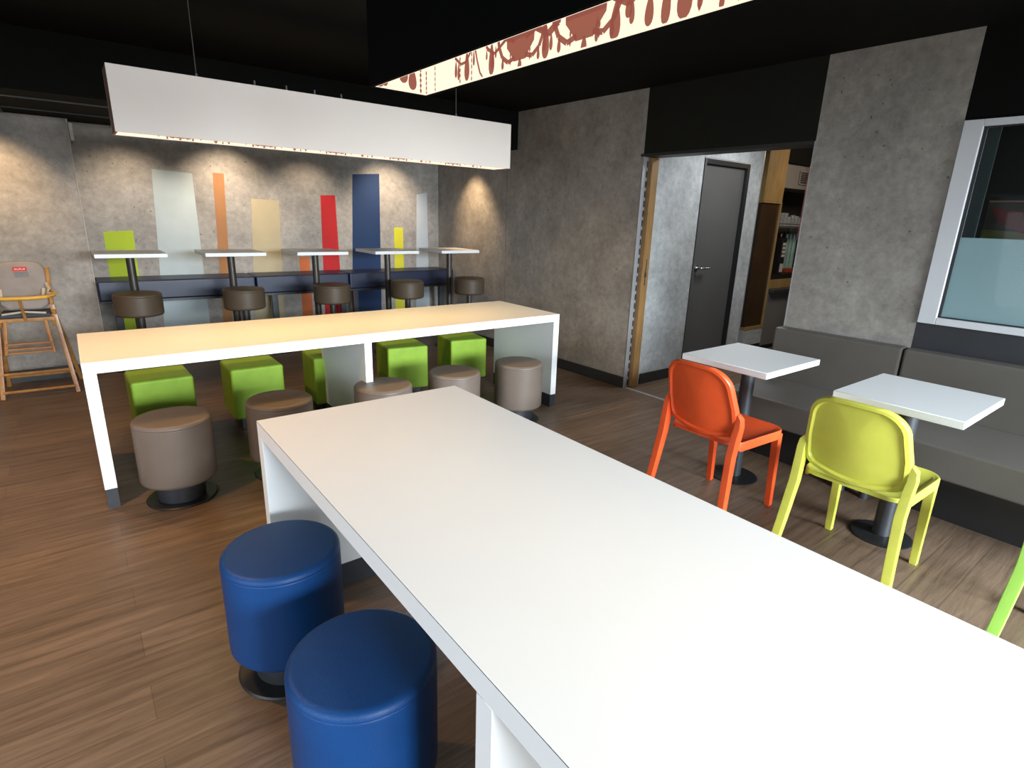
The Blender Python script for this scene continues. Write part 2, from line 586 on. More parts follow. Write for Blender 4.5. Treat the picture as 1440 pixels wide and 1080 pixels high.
# kitchen through the pane; the board and edge strip stand in for reflections
sbox('wall_kitchen', M['room_dark'], 6.0, 6.1, -1.5, 1.5955, 0, ZC)
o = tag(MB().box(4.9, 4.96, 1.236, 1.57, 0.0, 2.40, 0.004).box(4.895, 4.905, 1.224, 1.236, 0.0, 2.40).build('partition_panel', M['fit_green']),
        'grey-green upright panel behind the window pane, its edge strip standing in for a reflected line', 'panel')
t = thing('reflected_board', 'dim red and yellow reflection above the frosted film, modelled as a panel behind the window', 'board', (5.2, 0.88, 1.395))  # reflection in the glass, modelled as a coloured board behind it
MB().box(-0.02, 0.02, -0.45, 0.38, 0.0, 0.27, 0.004).build('board', mat('reflected_poster', (0.09, 0.08, 0.055), 0.5, noise=(3, 0.4)), t)
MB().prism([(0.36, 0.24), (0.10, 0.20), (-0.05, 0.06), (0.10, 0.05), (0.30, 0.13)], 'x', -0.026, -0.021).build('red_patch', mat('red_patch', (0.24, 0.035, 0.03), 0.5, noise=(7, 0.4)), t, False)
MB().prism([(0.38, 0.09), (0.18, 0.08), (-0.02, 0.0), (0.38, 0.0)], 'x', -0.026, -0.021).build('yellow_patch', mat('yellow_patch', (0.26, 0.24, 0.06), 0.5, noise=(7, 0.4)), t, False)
MB().box(-0.028, 0.02, -0.46, 0.38, 0.272, 0.285).build('reflected_edge', mat('copper_edge', (0.5, 0.26, 0.16), 0.4, noise=(9, 0.1)), t)

# ------------------------------------------------------------------ door in the corridor
dr = struct(bpy.data.objects.new('door_1', None))
COL.objects.link(dr)
MB().box(4.679, 4.700, CY - 0.012, CY + 0.08, 0, 2.028, 0.002).build('door_frame', M['door'], dr)
MB().box(5.375, 5.422, CY - 0.012, CY + 0.08, 0, 2.028, 0.002).build('door_frame', M['gasket'], dr)
MB().box(4.700, 5.375, CY - 0.012, CY + 0.08, 1.985, 2.028, 0.002).build('door_frame', M['gasket'], dr)
MB().box(4.702, 5.373, CY + 0.015, CY + 0.06, 0.006, 1.983, 0.002).build('door_leaf', M['door'], dr)
MB().lathe([(0, 0), (0.026, 0), (0.026, 0.008), (0, 0.008)], n=24, mtx=Matrix.Translation((4.762, CY + 0.0145, 1.05)) @ Matrix.Rotation(R(90), 4, 'X')).tube([(4.762, CY + 0.01, 1.05), (4.762, CY - 0.035, 1.05), (4.775, CY - 0.045, 1.05), (4.89, CY - 0.045, 1.05)], 0.0095).build('door_handle', M['chrome'], dr)
MB().box(5.4222, 5.436, CY - 0.006, CY - 0.0005, 0, 2.04).box(4.676, 5.422, CY - 0.006, CY - 0.0005, 2.029, 2.042).build('door_trim', M['alu'], dr)
# pocket door of the doorway: oak-edged leaf standing just out of its slot
t = thing('sliding_door', 'oak-edged sliding door leaf pushed back into the doorway jamb', 'door', (j, CY, 0))
MB().box(0.064, 0.148, -0.045, -0.002, 0.004, 1.966, 0.003).build('leaf_edge', M['oak'], t)
MB().box(0.100, 0.112, -0.0475, -0.0452, 0.93, 1.15, 0.001).box(0.095, 0.117, -0.049, -0.0476, 1.0, 1.04).build('lock_plate', M['chrome'], t)

# ------------------------------------------------------------------ bar area glimpsed through the doorway
t = thing('display_cabinet', 'pale plywood cabinet with a tall dark tinted door in the passage', 'cabinet', (6.08, 3.45, 0))
MB().box(0.0, 0.40, 0.0, 0.30, 1.72, 2.34, 0.003).build('upper_box', M['ply'], t)
MB().box(0.0, 0.40, -0.004, 0.30, 1.700, 1.719).box(0.375, 0.40, -0.004, 0.30, 0.32, 1.699).box(0.0, 0.40, -0.004, 0.30, 0.285, 0.319).build('frame', M['ply'], t)
MB().box(0.0, 0.374, 0.012, 0.03, 0.32, 1.699).build('glass_door', M['dark_glass'], t)
MB().box(0.0, 0.374, 0.035, 0.28, 0.32, 1.69).build('carcass', M['room_dark'], t)
MB().box(0.0, 0.40, 0.0, 0.30, 0.10, 0.284).build('base', M['concrete_light'], t)
MB().box(0.0, 0.40, 0.01, 0.30, 0.0, 0.099).build('plinth', M['skirting'], t)
# bar back counter
t = thing('bar_counter', 'grey counter with a pale wood upstand in the bar behind the passage', 'counter', (6.50, 3.45, 0))
MB().box(0.0, 1.6, 0.0, 0.40, 0.06, 0.70, 0.003).build('body', M['room_grey'], t)
MB().box(-0.01, 1.6, -0.06, 0.40, 0.701, 0.735, 0.003).build('worktop', M['steel_dark'], t)
MB().box(0.0, 1.6, 0.05, 0.07, 0.736, 0.84, 0.002).build('upstand', M['ply'], t)
MB().box(0.0, 1.6, 0.03, 0.40, 0.0, 0.059).build('plinth', M['skirting'], t)
t = thing('wall_shelf', 'steel shelf of glasses above the bar bottles', 'shelf', (6.50, 3.50, 1.44))
MB().box(0.0, 1.2, 0.0, 0.30, 0.0, 0.02).build('board', M['shelf_steel'], t)
MB().tube([(0.0, -0.01, 0.045), (1.2, -0.01, 0.045)], 0.006).build('rail', M['shelf_steel'], t)
for bx_ in (0.02, 1.1):
    MB().box(bx_, bx_ + 0.02, 0.02, 0.385, -0.12, -0.001).build('bracket', M['shelf_steel'], t)
t = thing('shelf_riser', 'steel counter shelf carrying the bar bottles', 'shelf', (6.50, 3.53, 0.8405))
MB().box(0.0, 1.1, 0.0, 0.30, 0.0, 0.06, 0.003).build('top', M['plastic_black'], t)
gl = None
gg = 'glasses on the steel shelf'
gd = ['first', 'second', 'third', 'fourth', 'fifth', 'sixth']
for k in range(6):
    loc = (6.80 + 0.088 * k, 3.60, 1.4605)
    hh = (0.15, 0.15, 0.11, 0.13, 0.12, 0.10)[k]
    o = MB().lathe([(0, 0), (0.030, 0), (0.034, hh), (0.031, hh), (0.027, 0.008), (0, 0.008)], n=16).build('drinking_glass', M['jar'])
    o.location = loc
    tag(o, 'clear drinking glass on the steel bar shelf, %s from the cabinet' % gd[k], 'glass', gg)
sbox('wall_bulkhead', M['room_grey'], 6.50, 9.3, 3.50, 3.895, 1.88, 2.14)
sbox('ceiling', M['black'], 6.50, 9.3, 3.46, 3.895, 2.1405, 2.47)
t = thing('air_vent', 'square dark ventilation grille on the grey bulkhead over the bar', 'vent', (6.86, 3.4995, 1.93))
MB().box(0, 0.26, -0.012, 0, 0, 0.15, 0.002).build('frame', M['room_grey'], t)
mb = MB()
for k in range(6):
    mb.box(0.02, 0.24, -0.016, -0.0125, 0.018 + k * 0.021, 0.030 + k * 0.021)
mb.build('louvre', M['plastic_black'], t)


def bottle(x, y, z, h, r, m, cap, lab, label, lz=(0.35, 0.6)):
    t = thing('bottle', label, 'bottle', (x, y, z), 0, 'bottles behind the bar')
    MB().lathe([(0, 0), (r, 0), (r, h * 0.62), (r * 0.4, h * 0.78), (r * 0.36, h * 0.92), (0, h * 0.92)], n=20).build('glass_body', m, t)
    MB().lathe([(0, h * 0.921), (r * 0.42, h * 0.921), (r * 0.42, h), (0, h)], n=16).build('cap', cap, t)
    MB().lathe([(r + 0.0015, h * lz[0] * 0.5), (r + 0.0015, h * lz[1])], n=20).build('label', lab, t)


bottle(7.06, 3.74, 0.9007, 0.34, 0.045, M['plastic_black'], M['gold'], M['paper'], 'dark bottle with a pale label behind the taller purple-labelled one')
bottle(6.98, 3.66, 0.9007, 0.47, 0.040, M['plastic_black'], M['gold'], M['purple'], 'tall dark bottle with a purple label and gold cap')
t = thing('drink_dispenser', 'black drink dispenser with a row of pale labels beside the bottles', 'dispenser', (6.86, 3.60, 0.9007))
MB().box(-0.05, 0.05, -0.06, 0.08, 0, 0.42, 0.008).build('body', M['plastic_black'], t)
mb = MB()
for k in range(4):
    mb.box(-0.035, 0.035, -0.0635, -0.0605, 0.20 + 0.045 * k, 0.232 + 0.045 * k)
mb.build('label_strip', M['paper'], t)
MB().box(-0.035, 0.035, -0.064, -0.0605, 0.02, 0.12).build('panel', M['paper'], t)
t = thing('serving_tray', 'red-brown tray on the bar shelf beside the green glass tubes', 'tray', (7.28, 3.68, 0.9007))
MB().box(-0.16, 0.14, -0.10, 0.10, 0, 0.05, 0.008).build('tray', M['redbrown'], t)
for k, dx in enumerate((-0.09, 0.0, 0.09)):
    o = MB().lathe([(0, 0), (0.03, 0), (0.03, 0.40), (0.024, 0.42), (0, 0.42)], n=20).build('glass_tube', M['green_glass'])
    o.location = (7.26 + dx, 3.68, 0.951)
    tag(o, '%s upright green glass tube standing on the red-brown bar tray' % ('left', 'middle', 'right')[k], 'tube', 'green glass tubes')
t = thing('hanging_cord', 'thin pinkish cord hanging over the front of the bar shelf', 'cord', (6.98, 3.46, 1.30))
MB().tube([(0, 0, 0), (0.005, 0, 0.4), (0.02, 0, 0.84)], 0.004).build('cord', mat('pink_cord', (0.30, 0.10, 0.10), 0.5, noise=(9, 0.1)), t)

# ------------------------------------------------------------------ painted stripes on the back wall
stripes = [
    ('lime green stripe, the low wide one at the left end of the back wall mural', (0.36, 0.46, 0.030), (0.275, 0.503, 1.227, 1.241), (0.262, 0.480)),
    ('wide pale blue-white stripe behind the first and second high tables', (0.41, 0.46, 0.465), (0.720, 1.048, 1.790, 1.772), (0.628, 1.045)),
    ('narrow tan brown stripe behind the second high table', (0.33, 0.155, 0.065), (1.228, 1.326, 1.790, 1.790), (1.160, 1.250)),
    ('pale beige stripe between the second and third high tables', (0.41, 0.345, 0.22), (1.557, 1.829, 1.567, 1.557), (1.465, 1.780)),
    ('low terracotta orange stripe beside the post of the third high table', (0.50, 0.130, 0.040), (1.997, 2.105, 0.975, 0.973), (1.982, 2.100)),
    ('bright red stripe behind the third high table', (0.43, 0.018, 0.020), (2.272, 2.434, 1.630, 1.637), (2.235, 2.455)),
    ('tall navy blue stripe, the highest of the back wall mural', (0.014, 0.034, 0.095), (2.647, 2.968, 1.870, 1.895), (2.560, 2.935)),
    ('slim yellow stripe behind the fourth high table', (0.54, 0.50, 0.030), (3.136, 3.253, 1.302, 1.303), (3.122, 3.250)),
    ('pale grey-white stripe nearest the right corner of the back wall', (0.44, 0.47, 0.50), (3.445, 3.586, 1.691, 1.719), (3.408, 3.606)),
]
for lab, c, (xa, xb, za, zb), (xc, xd) in stripes:
    o = MB().prism([(xa, za), (xb, zb), (xd, 0.101), (xc, 0.101)], 'y', YB - 0.003, YB - 0.0003).build(
        'wall_stripe', mat('stripe_paint', c, 0.7, spec=0.25, noise=(5, 0.05)), smooth=False)
    tag(o, lab, 'wall stripe', 'coloured stripes on the back wall')

# ------------------------------------------------------------------ long tables
TZ = 0.755
TH = 0.056


def long_table(label, x0, x1, y0, y1, along, mids, kick_inset=0.0):
    t = thing('communal_table', label, 'table', (x0, y0, 0))
    X, Y = x1 - x0, y1 - y0
    MB().box(0, X, 0, Y, TZ - TH, TZ, 0.0015, 1).build('tabletop', M['white'], t)
    def panel(a0, a1):
        if along == 'x':
            MB().box(a0, a1, 0, Y, 0.105, TZ - TH, 0.001, 1).build('leg_panel', M['white'], t)
            MB().box(a0 + 0.001, a1 - 0.001, 0.004, Y - 0.004, 0, 0.1045).build('kick_plate', M['kick'], t)
        else:
            MB().box(0, X, a0, a1, 0.105, TZ - TH, 0.001, 1).build('leg_panel', M['white'], t)
            MB().box(0.004, X - 0.004, a0 + 0.001, a1 - 0.001, 0, 0.1045).build('kick_plate', M['kick'], t)
    if along == 'y':
        MB().box(-0.0004, 0.0006, 0.002, Y - 0.002, TZ - 0.0022, TZ - 0.0012).build('edge_seam', M['gasket'], t)
    L = X if along == 'x' else Y
    panel(0.0, 0.053)
    panel(L - 0.055, L)
    for a in mids:
        panel(a, a + 0.047)
    return t


long_table('long white communal table in the middle, stools and green poufs around it', -0.034, 2.958, 3.215, 4.0, 'x', [1.388])
long_table('long white communal table in the foreground with blue stools beside it', 0.435, 1.254, -0.97, 2.012, 'y', [1.552])

# ------------------------------------------------------------------ round drum stools
def drum_profile(R_, z0, z1, rb=0.022):
    p = [(0, z0), (R_ - rb, z0)]
    for k in range(1, 6):
        a = PI / 2 * k / 6
        p.append((R_ - rb + rb * math.sin(a), z0 + rb - rb * math.cos(a)))
    p.append((R_, z0 + rb))
    p.append((R_, z1 - 0.030))
    p.append((R_ - 0.0025, z1 - 0.026))      # seam
    p.append((R_, z1 - 0.022))
    for k in range(0, 6):
        a = PI / 2 * k / 5
        p.append((R_ - 0.020 + 0.020 * math.cos(a), z1 - 0.020 + 0.018 * math.sin(a)))
    p.append((R_ * 0.5, z1 + 0.0))
    p.append((0, z1 + 0.001))
    return p


def drum_stool(label, m, loc, group):
    t = thing('drum_stool', label, 'stool', loc, 0, group)
    MB().lathe(drum_profile(0.178, 0.110, 0.448), n=64).build('cushion', m, t)
    MB().lathe([(0, 0.010), (0.112, 0.010), (0.112, 0.1095), (0, 0.1095)], n=40).build('neck', M['steel_dark'], t)
    MB().lathe([(0, 0), (0.163, 0), (0.165, 0.004), (0.160, 0.0095), (0, 0.0095)], n=48).build('base_plate', M['base_black'], t)
    return t


g = 'grey-brown drum stools in front of the middle table'
s0 = drum_stool('grey-brown drum stool by the left end of the middle table', M['taupe'], (0.289, 3.174, 0), g)
for loc, lab in (((0.821, 3.190, 0), 'grey-brown drum stool half hidden behind the near table corner, second from the left end'),
                 ((1.433, 3.141, 0), 'grey-brown drum stool in front of the middle support of the middle table'),
                 ((1.978, 3.179, 0), 'grey-brown drum stool behind the far corner of the foreground table'),
                 ((2.520, 3.153, 0), 'grey-brown drum stool by the right end of the middle table')):
    dup(s0, loc, lab)
g = 'blue drum stools at the foreground table'
s1 = drum_stool('royal blue drum stool nearer the middle table, its black base showing', M['blue'], (0.395, 1.668, 0), g)
dup(s1, (0.418, 1.088, 0), 'royal blue drum stool closest to the camera, cut by the bottom of the picture')

# ------------------------------------------------------------------ green poufs
def pouf(label, loc, rz):
    t = thing('pouf', label, 'pouf', loc, rz, 'green cube poufs behind the middle table')
    MB().box(-0.168, 0.168, 0, 0.336, 0.095, 0.445, 0.016, 4).build('cushion', M['green'], t)
    for z in (0.118, 0.424):
        mb = MB()
        for a, b_, c, d in ((-0.156, 0.156, -0.0015, 0.001), (-0.156, 0.156, 0.335, 0.3375)):
            mb.box(a, b_, c, d, z - 0.002, z + 0.002)
        for a, b_ in ((-0.1695, -0.167), (0.167, 0.1695)):
            mb.box(a, b_, 0.012, 0.324, z - 0.002, z + 0.002)
        mb.build('piping', M['green'], t)
    MB().box(-0.12, 0.12, 0.05, 0.29, 0.0, 0.0945, 0.004).build('base', M['base_black'], t)
    return t


p0 = pouf('bright green cube pouf at the left end behind the middle table', (0.342, 3.935, 0), R(1.5))
for (x, y, a), lab in (((0.892, 3.935, 0.0), 'bright green cube pouf second from the left behind the middle table'),
                       ((1.450, 3.955, -3.0), 'bright green cube pouf just left of the middle support panel'),
                       ((2.040, 3.975, -8.0), 'bright green cube pouf just right of the middle support panel'),
                       ((2.622, 3.975, -9.0), 'bright green cube pouf at the right end behind the middle table')):
    dup(p0, (x, y, 0), lab, R(a))

# ------------------------------------------------------------------ high tables along the back wall
BT = 1.10


def bar_table():
    t = thing('high_table', 'small square high table with a dim grey-brown top, leftmost by the grey wall block', 'high table', (0.39, 5.38, 0), 0, 'high tables by the back wall')
    MB().box(-0.242, 0.242, 0, 0.50, BT - 0.031, BT, 0.002, 1).build('tabletop', M['white'], t)
    MB().lathe([(0, 0.012), (0.031, 0.012), (0.031, BT - 0.037), (0, BT - 0.037)], cy=0.25, n=24).build('post', M['bar_post'], t)
    MB().box(-0.11, 0.11, 0.14, 0.36, BT - 0.0365, BT - 0.0315).build('top_plate', M['bar_post'], t)
    MB().lathe([(0, 0), (0.17, 0), (0.17, 0.008), (0.03, 0.0115), (0, 0.0115)], cy=0.25, n=32).build('base_plate', M['base_black'], t)
    return t


bt = bar_table()
for k, (x, lab) in enumerate(((1.145, 'small square high table between the pale blue and beige wall stripes'),
                              (1.895, 'small square high table in front of the red wall stripe'),
                              (2.650, 'small square high table in front of the navy wall stripe'),
                              (3.400, 'small square high table nearest the right wall corner'))):
    dup(bt, (x, 5.38 - 0.012 * (k + 1), 0), lab)
bt['label'] = 'small square high table in front of the lime green wall stripe'


def high_stool():
    t = thing('high_stool', 'brown round high stool at the leftmost high table', 'high stool', (0.372, 5.22, 0), 0, 'brown high stools at the high tables')
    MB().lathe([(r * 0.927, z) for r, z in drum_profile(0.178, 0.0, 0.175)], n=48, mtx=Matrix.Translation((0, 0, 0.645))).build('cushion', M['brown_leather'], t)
    MB().lathe([(0, 0.012), (0.028, 0.012), (0.028, 0.6445), (0, 0.6445)], n=20).build('post', M['bar_post'], t)
    MB().lathe([(0, 0), (0.15, 0), (0.15, 0.007), (0.028, 0.0115), (0, 0.0115)], n=32).build('base_plate', M['base_black'], t)
    ring = [(0.125 * math.cos(a * PI / 12), 0.125 * math.sin(a * PI / 12), 0.30) for a in range(25)]
    MB().tube(ring, 0.008, 8).tube([(-0.125, 0, 0.30), (-0.0285, 0, 0.30)], 0.007, 8).tube([(0.0285, 0, 0.30), (0.125, 0, 0.30)], 0.007, 8).build('foot_ring', M['bar_post'], t)
    return t


hs = high_stool()
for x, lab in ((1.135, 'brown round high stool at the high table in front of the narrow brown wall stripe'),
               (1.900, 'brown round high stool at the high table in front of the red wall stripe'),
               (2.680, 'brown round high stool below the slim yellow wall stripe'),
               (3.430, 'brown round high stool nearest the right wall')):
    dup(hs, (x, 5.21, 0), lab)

# ------------------------------------------------------------------ raised navy bench along the back wall
bx = (0.150, 1.432, 2.392, 3.722)
labs = ('dark navy raised bench section on the left, beside the grey wall block',
        'dark navy raised bench section in the middle, behind the second and third high tables',
        'dark navy raised bench section on the right, ending near the wall corner')
for k in range(3):
    t = thing('high_bench', labs[k], 'bench', (bx[k], 6.0, 0), 0, 'navy bench sections along the back wall')
    L = bx[k + 1] - bx[k] - 0.006
    MB().box(0, L, 0, 0.395, 0.655, 0.828, 0.016, 4).build('cushion', M['navy'], t)
    MB().box(0.01, L - 0.01, 0.02, 0.38, 0.632, 0.6545).build('seat_board', M['base_black'], t)
    for px in ((0.10, L - 0.10) if k != 1 else (0.18, L - 0.12 + 0.28 - 0.20)):
        MB().box(px, px + 0.058, 0.16, 0.218, 0.006, 0.6315, 0.004).build('post', M['steel_dark'], t)
        MB().box(px - 0.06, px + 0.118, 0.06, 0.32, 0.0, 0.0055).build('floor_plate', M['base_black'], t)

# ------------------------------------------------------------------ small tables at the right
def cafe_table(label, loc, sx, sy, off):
    t = thing('cafe_table', label, 'table', loc, 0, 'small white tables by the grey bench')
    z1 = 0.742
    MB().box(-sx / 2 + off[0], sx / 2 + off[0], -sy / 2 + off[1], sy / 2 + off[1], z1 - 0.034, z1, 0.002, 1).build('tabletop', M['white'], t)
    MB().lathe([(0, 0.012), (0.040, 0.012), (0.038, z1 - 0.041), (0, z1 - 0.041)], n=28).build('post', M['steel_dark'], t)
    MB().box(-0.14, 0.14, -0.14, 0.14, z1 - 0.0405, z1 - 0.0345).build('top_plate', M['base_black'], t)
    MB().lathe([(0, 0), (0.135, 0), (0.137, 0.004), (0.130, 0.009), (0.045, 0.0115), (0, 0.0115)], n=44).build('base_plate', M['base_black'], t)
    return t


cafe_table('small white square table in front of the orange-red chair', (3.012, 1.64, 0), 0.578, 0.515, (0.012, 0.010))
cafe_table('small white square table in front of the yellow chair', (3.013, 0.825, 0), 0.575, 0.505, (0.0, -0.015))

# ------------------------------------------------------------------ plastic chairs
def shell_outline(n=72):
    """outline of the backrest seen from behind: (y, z), z from 0.50 to 0.825"""
    pts = []
    # bottom edge bowed, straight sides, large radius at the top corners
    top, hw_b, hw_t = 0.828, 0.200, 0.184
    rt_, rb_ = 0.108, 0.055

    def arc(cy, cz, r, a0, a1, k):
        return [(cy + r * math.cos(R(a0 + (a1 - a0) * i / k)), cz + r * math.sin(R(a0 + (a1 - a0) * i / k))) for i in range(k + 1)]
    right = arc(hw_b - rb_, 0.532, rb_, -75, 0, 8) + [(hw_b - 0.001, 0.62)] + [(hw_t + 0.005, 0.69)] + arc(hw_t - rt_, top - rt_, rt_, 5, 90, 14)
    topm = [(0.0, top + 0.003)]
    left = [(-y, z) for y, z in right[::-1]]
    bot = []
    y0, z0 = left[-1]
    for i in range(1, 12):
        s = i / 12
        y = y0 + (-y0 * 2) * s
        bot.append((y, z0 - 0.022 * math.sin(PI * s)))
    return right + topm + left + bot


def shell_x(y, z):
    return 0.125 - 0.30 * (z - 0.50) + 1.15 * y * y


def plastic_chair(label, m, loc, rz):
    """faces +x; origin on the floor under the middle of the chair"""
    t = thing('plastic_chair', label, 'chair', loc, rz, 'coloured plastic chairs')
    out = shell_outline()
    n = len(out)
    cy = 0.0
    cz = sum(p[1] for p in out) / n
    cz = 0.665
    b = bmesh.new()
    X0 = -0.32     # rear plane offset in chair space

    def ring(s, dx):
        r = []
        for y, z in out:
            yy, zz = y * s, cz + (z - cz) * s
            r.append(b.verts.new((X0 + shell_x(yy, zz) + dx, yy, zz)))
        return r
    # rear: rim, recess; front: smooth panel
    seq = [ring(0.975, -0.020), ring(0.90, -0.020), ring(0.86, -0.006), ring(0.60, -0.004), ring(0.3, -0.004)]
    fr = [ring(1.0, -0.012), ring(1.0, 0.006), ring(0.97, 0.012), ring(0.60, 0.010), ring(0.3, 0.010)]
    def bridge(A, B):
        for i in range(n):
            k = (i + 1) % n
            b.faces.new((A[i], A[k], B[k], B[i]))
    for A, B in zip(seq, seq[1:]):
        bridge(A, B)
    for A, B in zip(fr, fr[1:]):
        bridge(A, B)
    bridge(seq[0], fr[0])
    c1 = b.verts.new((X0 + shell_x(0, cz) - 0.004, 0, cz))
    c2 = b.verts.new((X0 + shell_x(0, cz) + 0.010, 0, cz))
    for i in range(n):
        k = (i + 1) % n
        b.faces.new((seq[-1][i], seq[-1][k], c1))
        b.faces.new((fr[-1][i], fr[-1][k], c2))
    bmesh.ops.recalc_face_normals(b, faces=list(b.faces))
    mb = MB()
    mb._merge(b)
    mb.build('backrest', m, t)
    # seat: rounded-corner slab with a turned-down apron and a shallow dish
    o2 = []
    def corner(cx, cy_, r, a0, a1, k=7):
        return [(cx + r * math.cos(R(a0 + (a1 - a0) * i / k)), cy_ + r * math.sin(R(a0 + (a1 - a0) * i / k))) for i in range(k + 1)]
    xb, xf, hw = -0.178, 0.275, 0.213
    o2 = corner(xf - 0.075, hw - 0.075, 0.075, 0, 90) + corner(xb + 0.075, hw - 0.085, 0.075, 90, 180) + corner(xb + 0.075, -hw + 0.085, 0.075, 180, 270) + corner(xf - 0.075, -hw + 0.075, 0.075, 270, 360)
    b = bmesh.new()
    m_ = len(o2)
    cx0 = 0.03

    def r2_(s, z, dish=0.0):
        r = []
        for x, y in o2:
            k = min(1.0, max(0.0, (0.06 - x) / 0.16)) * min(1.0, max(0.0, (0.200 - abs(y)) / 0.02 + 0.0) if x > xb + 0.02 else 1.0)
            zz = z if z > 0.43 else z + (0.436 - z) * k
            r.append(b.verts.new((cx0 + (x - cx0) * s, y * s, zz)))
        return r
    rings = [r2_(0.90, 0.412), r2_(0.955, 0.404), r2_(0.985, 0.404), r2_(1.0, 0.412), r2_(1.0, 0.446), r2_(0.985, 0.453), r2_(0.95, 0.453), r2_(0.90, 0.447), r2_(0.6, 0.441), r2_(0.3, 0.438)]
    for A, B in zip(rings, rings[1:]):
        for i in range(m_):
            k = (i + 1) % m_
            b.faces.new((A[i], A[k], B[k], B[i]))
    ct = b.verts.new((cx0, 0, 0.437))
    cb = b.verts.new((cx0, 0, 0.420))
    for i in range(m_):
        k = (i + 1) % m_
        b.faces.new((rings[-1][i], rings[-1][k], ct))
        b.faces.new((rings[0][i], rings[0][k], cb))
    bmesh.ops.recalc_face_normals(b, faces=list(b.faces))
    mb = MB()
    mb._merge(b)
    mb.build('seat', m, t)
    for s in (-1, 1):
        # front leg
        MB().bar((0.235, s * 0.185, 0.425), (0.262, s * 0.186, 0.0), (0.038, 0.038), (0.030, 0.030), bev=0.003).build('leg', m, t)
    for s in (-1, 1):
        # rear leg rises past the seat and hooks over into the side of the backrest
        pts = [(-0.268, s * 0.232, 0.0), (-0.236, s * 0.217, 0.20), (-0.206, s * 0.204, 0.40), (-0.188, s * 0.206, 0.50), (-0.180, s * 0.209, 0.550), (-0.180, s * 0.206, 0.585), (-0.186, s * 0.192, 0.605)]
        b = bmesh.new()
        rr = []
        for i, p in enumerate(pts):
            p = Vector(p)
            tt = (Vector(pts[min(i + 1, len(pts) - 1)]) - Vector(pts[max(i - 1, 0)])).normalized()
            ux = Vector((0, 1, 0))
            v = tt.cross(ux).normalized()
            u = v.cross(tt).normalized()
            w_ = (0.034, 0.035, 0.036, 0.034, 0.032, 0.030, 0.026)[i]
            d_ = (0.032, 0.036, 0.042, 0.046, 0.042, 0.034, 0.022)[i]
            rr.append([b.verts.new(p + u * (a * w_ / 2) + v * (c * d_ / 2)) for a, c in ((-1, -1), (1, -1), (1, 1), (-1, 1))])
        for A, B in zip(rr, rr[1:]):
            for k in range(4):
                b.faces.new((A[k], A[(k + 1) % 4], B[(k + 1) % 4], B[k]))
        b.faces.new(rr[0])
        b.faces.new(rr[-1][::-1])
        bmesh.ops.recalc_face_normals(b, faces=list(b.faces))
        bmesh.ops.bevel(b, geom=[e for e in b.edges if e.is_manifold and e.calc_face_angle(0) > 0.6], offset=0.003, segments=2, profile=0.5, affect='EDGES')
        mb = MB()
        mb._merge(b)
        mb.build('leg', m, t)
    return t


plastic_chair('orange-red plastic chair at the small white table nearest the doorway', M['orange'], (2.577, 1.512, 0), R(-1.5))
plastic_chair('yellow-green plastic chair at the second small white table', M['yellow'], (2.598, 0.814, 0), R(1.2))
plastic_chair('lime green plastic chair cut off by the right edge of the picture', M['lime'], (2.590, 0.030, 0), R(0))

# ------------------------------------------------------------------ upholstered bench at the right
BW = 0.11


def bench_section(label, y0, y1, feet):
    xw = wx((y0 + y1) / 2)
    t = thing('banquette', label, 'bench', (0, 0, 0), 0, 'grey-brown banquette sections along the right wall')
    b0 = wx(y0)
    b1 = wx(y1)
    MB().prism([(b0 - BW, y0), (b0 - 0.004, y0), (b1 - 0.004, y1), (b1 - BW, y1)], 'z', 0.40, 0.800, 0.018).build('backrest', M['bench'], t)
    MB().prism([(3.235, y0), (b0 - BW - 0.001, y0), (b1 - BW - 0.001, y1), (3.235, y1)], 'z', 0.29, 0.455, 0.016).build('seat', M['bench'], t)
    MB().box(3.33, b0 - 0.03, y0 + 0.02, y1 - 0.02, 0.245, 0.289).build('seat_board', M['base_black'], t)
    MB().box(3.46, b0 - 0.05, y0 + 0.01, y1 - 0.01, 0.0, 0.2445).build('plinth', M['base_black'], t)
    for y in feet:
        MB().lathe([(0, 0), (0.024, 0), (0.024, 0.2445), (0, 0.2445)], cx=3.375, cy=y, n=20).build('leg', M['steel_dark'], t)
    return t


bench_section('grey-brown upholstered banquette section below the concrete pillar panel', 1.151, 1.925, (1.175, 1.86))
bench_section('grey-brown upholstered banquette section under the window', -0.35, 1.147, (1.05, -0.25))

# ------------------------------------------------------------------ pendant box lamps
def drop(u, z0, z1, w_, k=10):
    """teardrop: pointed at the top z1, round at the bottom z0"""
    pts = []
    h = z1 - z0
    for i in range(k + 1):
        a = PI * i / k
        s = (1 - math.cos(a)) / 2
        ww = w_ / 2 * math.sin(a) * (0.35 + 0.65 * (1 - s)) * 1.25
        pts.append((u + ww, z0 + h * s))
    return pts + [(2 * u - a, b_) for a, b_ in pts[-2:0:-1]]


def strand(u, z0, z1, w_):
    r = []
    n = max(2, int((z1 - z0) / 0.012))
    for i in range(n):
        zz = z0 + (z1 - z0) * (i + 0.5) / n
        r.append([(u + w_ * 0.5 * math.cos(a * PI / 4), zz + (z1 - z0) / n * 0.42 * math.sin(a * PI / 4)) for a in range(8)])
    r.append([(u - w_ * 0.12, z0), (u + w_ * 0.12, z0), (u + w_ * 0.12, z1), (u - w_ * 0.12, z1)])
    return r


def curve(pts, w_):
    """thick line along pts as quads"""
    out = []
    for (a, b_), (c, d) in zip(pts, pts[1:]):
        l = math.hypot(c - a, d - b_) or 1
        nx, nz = -(d - b_) / l * w_ / 2, (c - a) / l * w_ / 2
        out.append([(a + nx, b_ + nz), (a - nx, b_ - nz), (c - nx, d - nz), (c + nx, d + nz)])
    return out


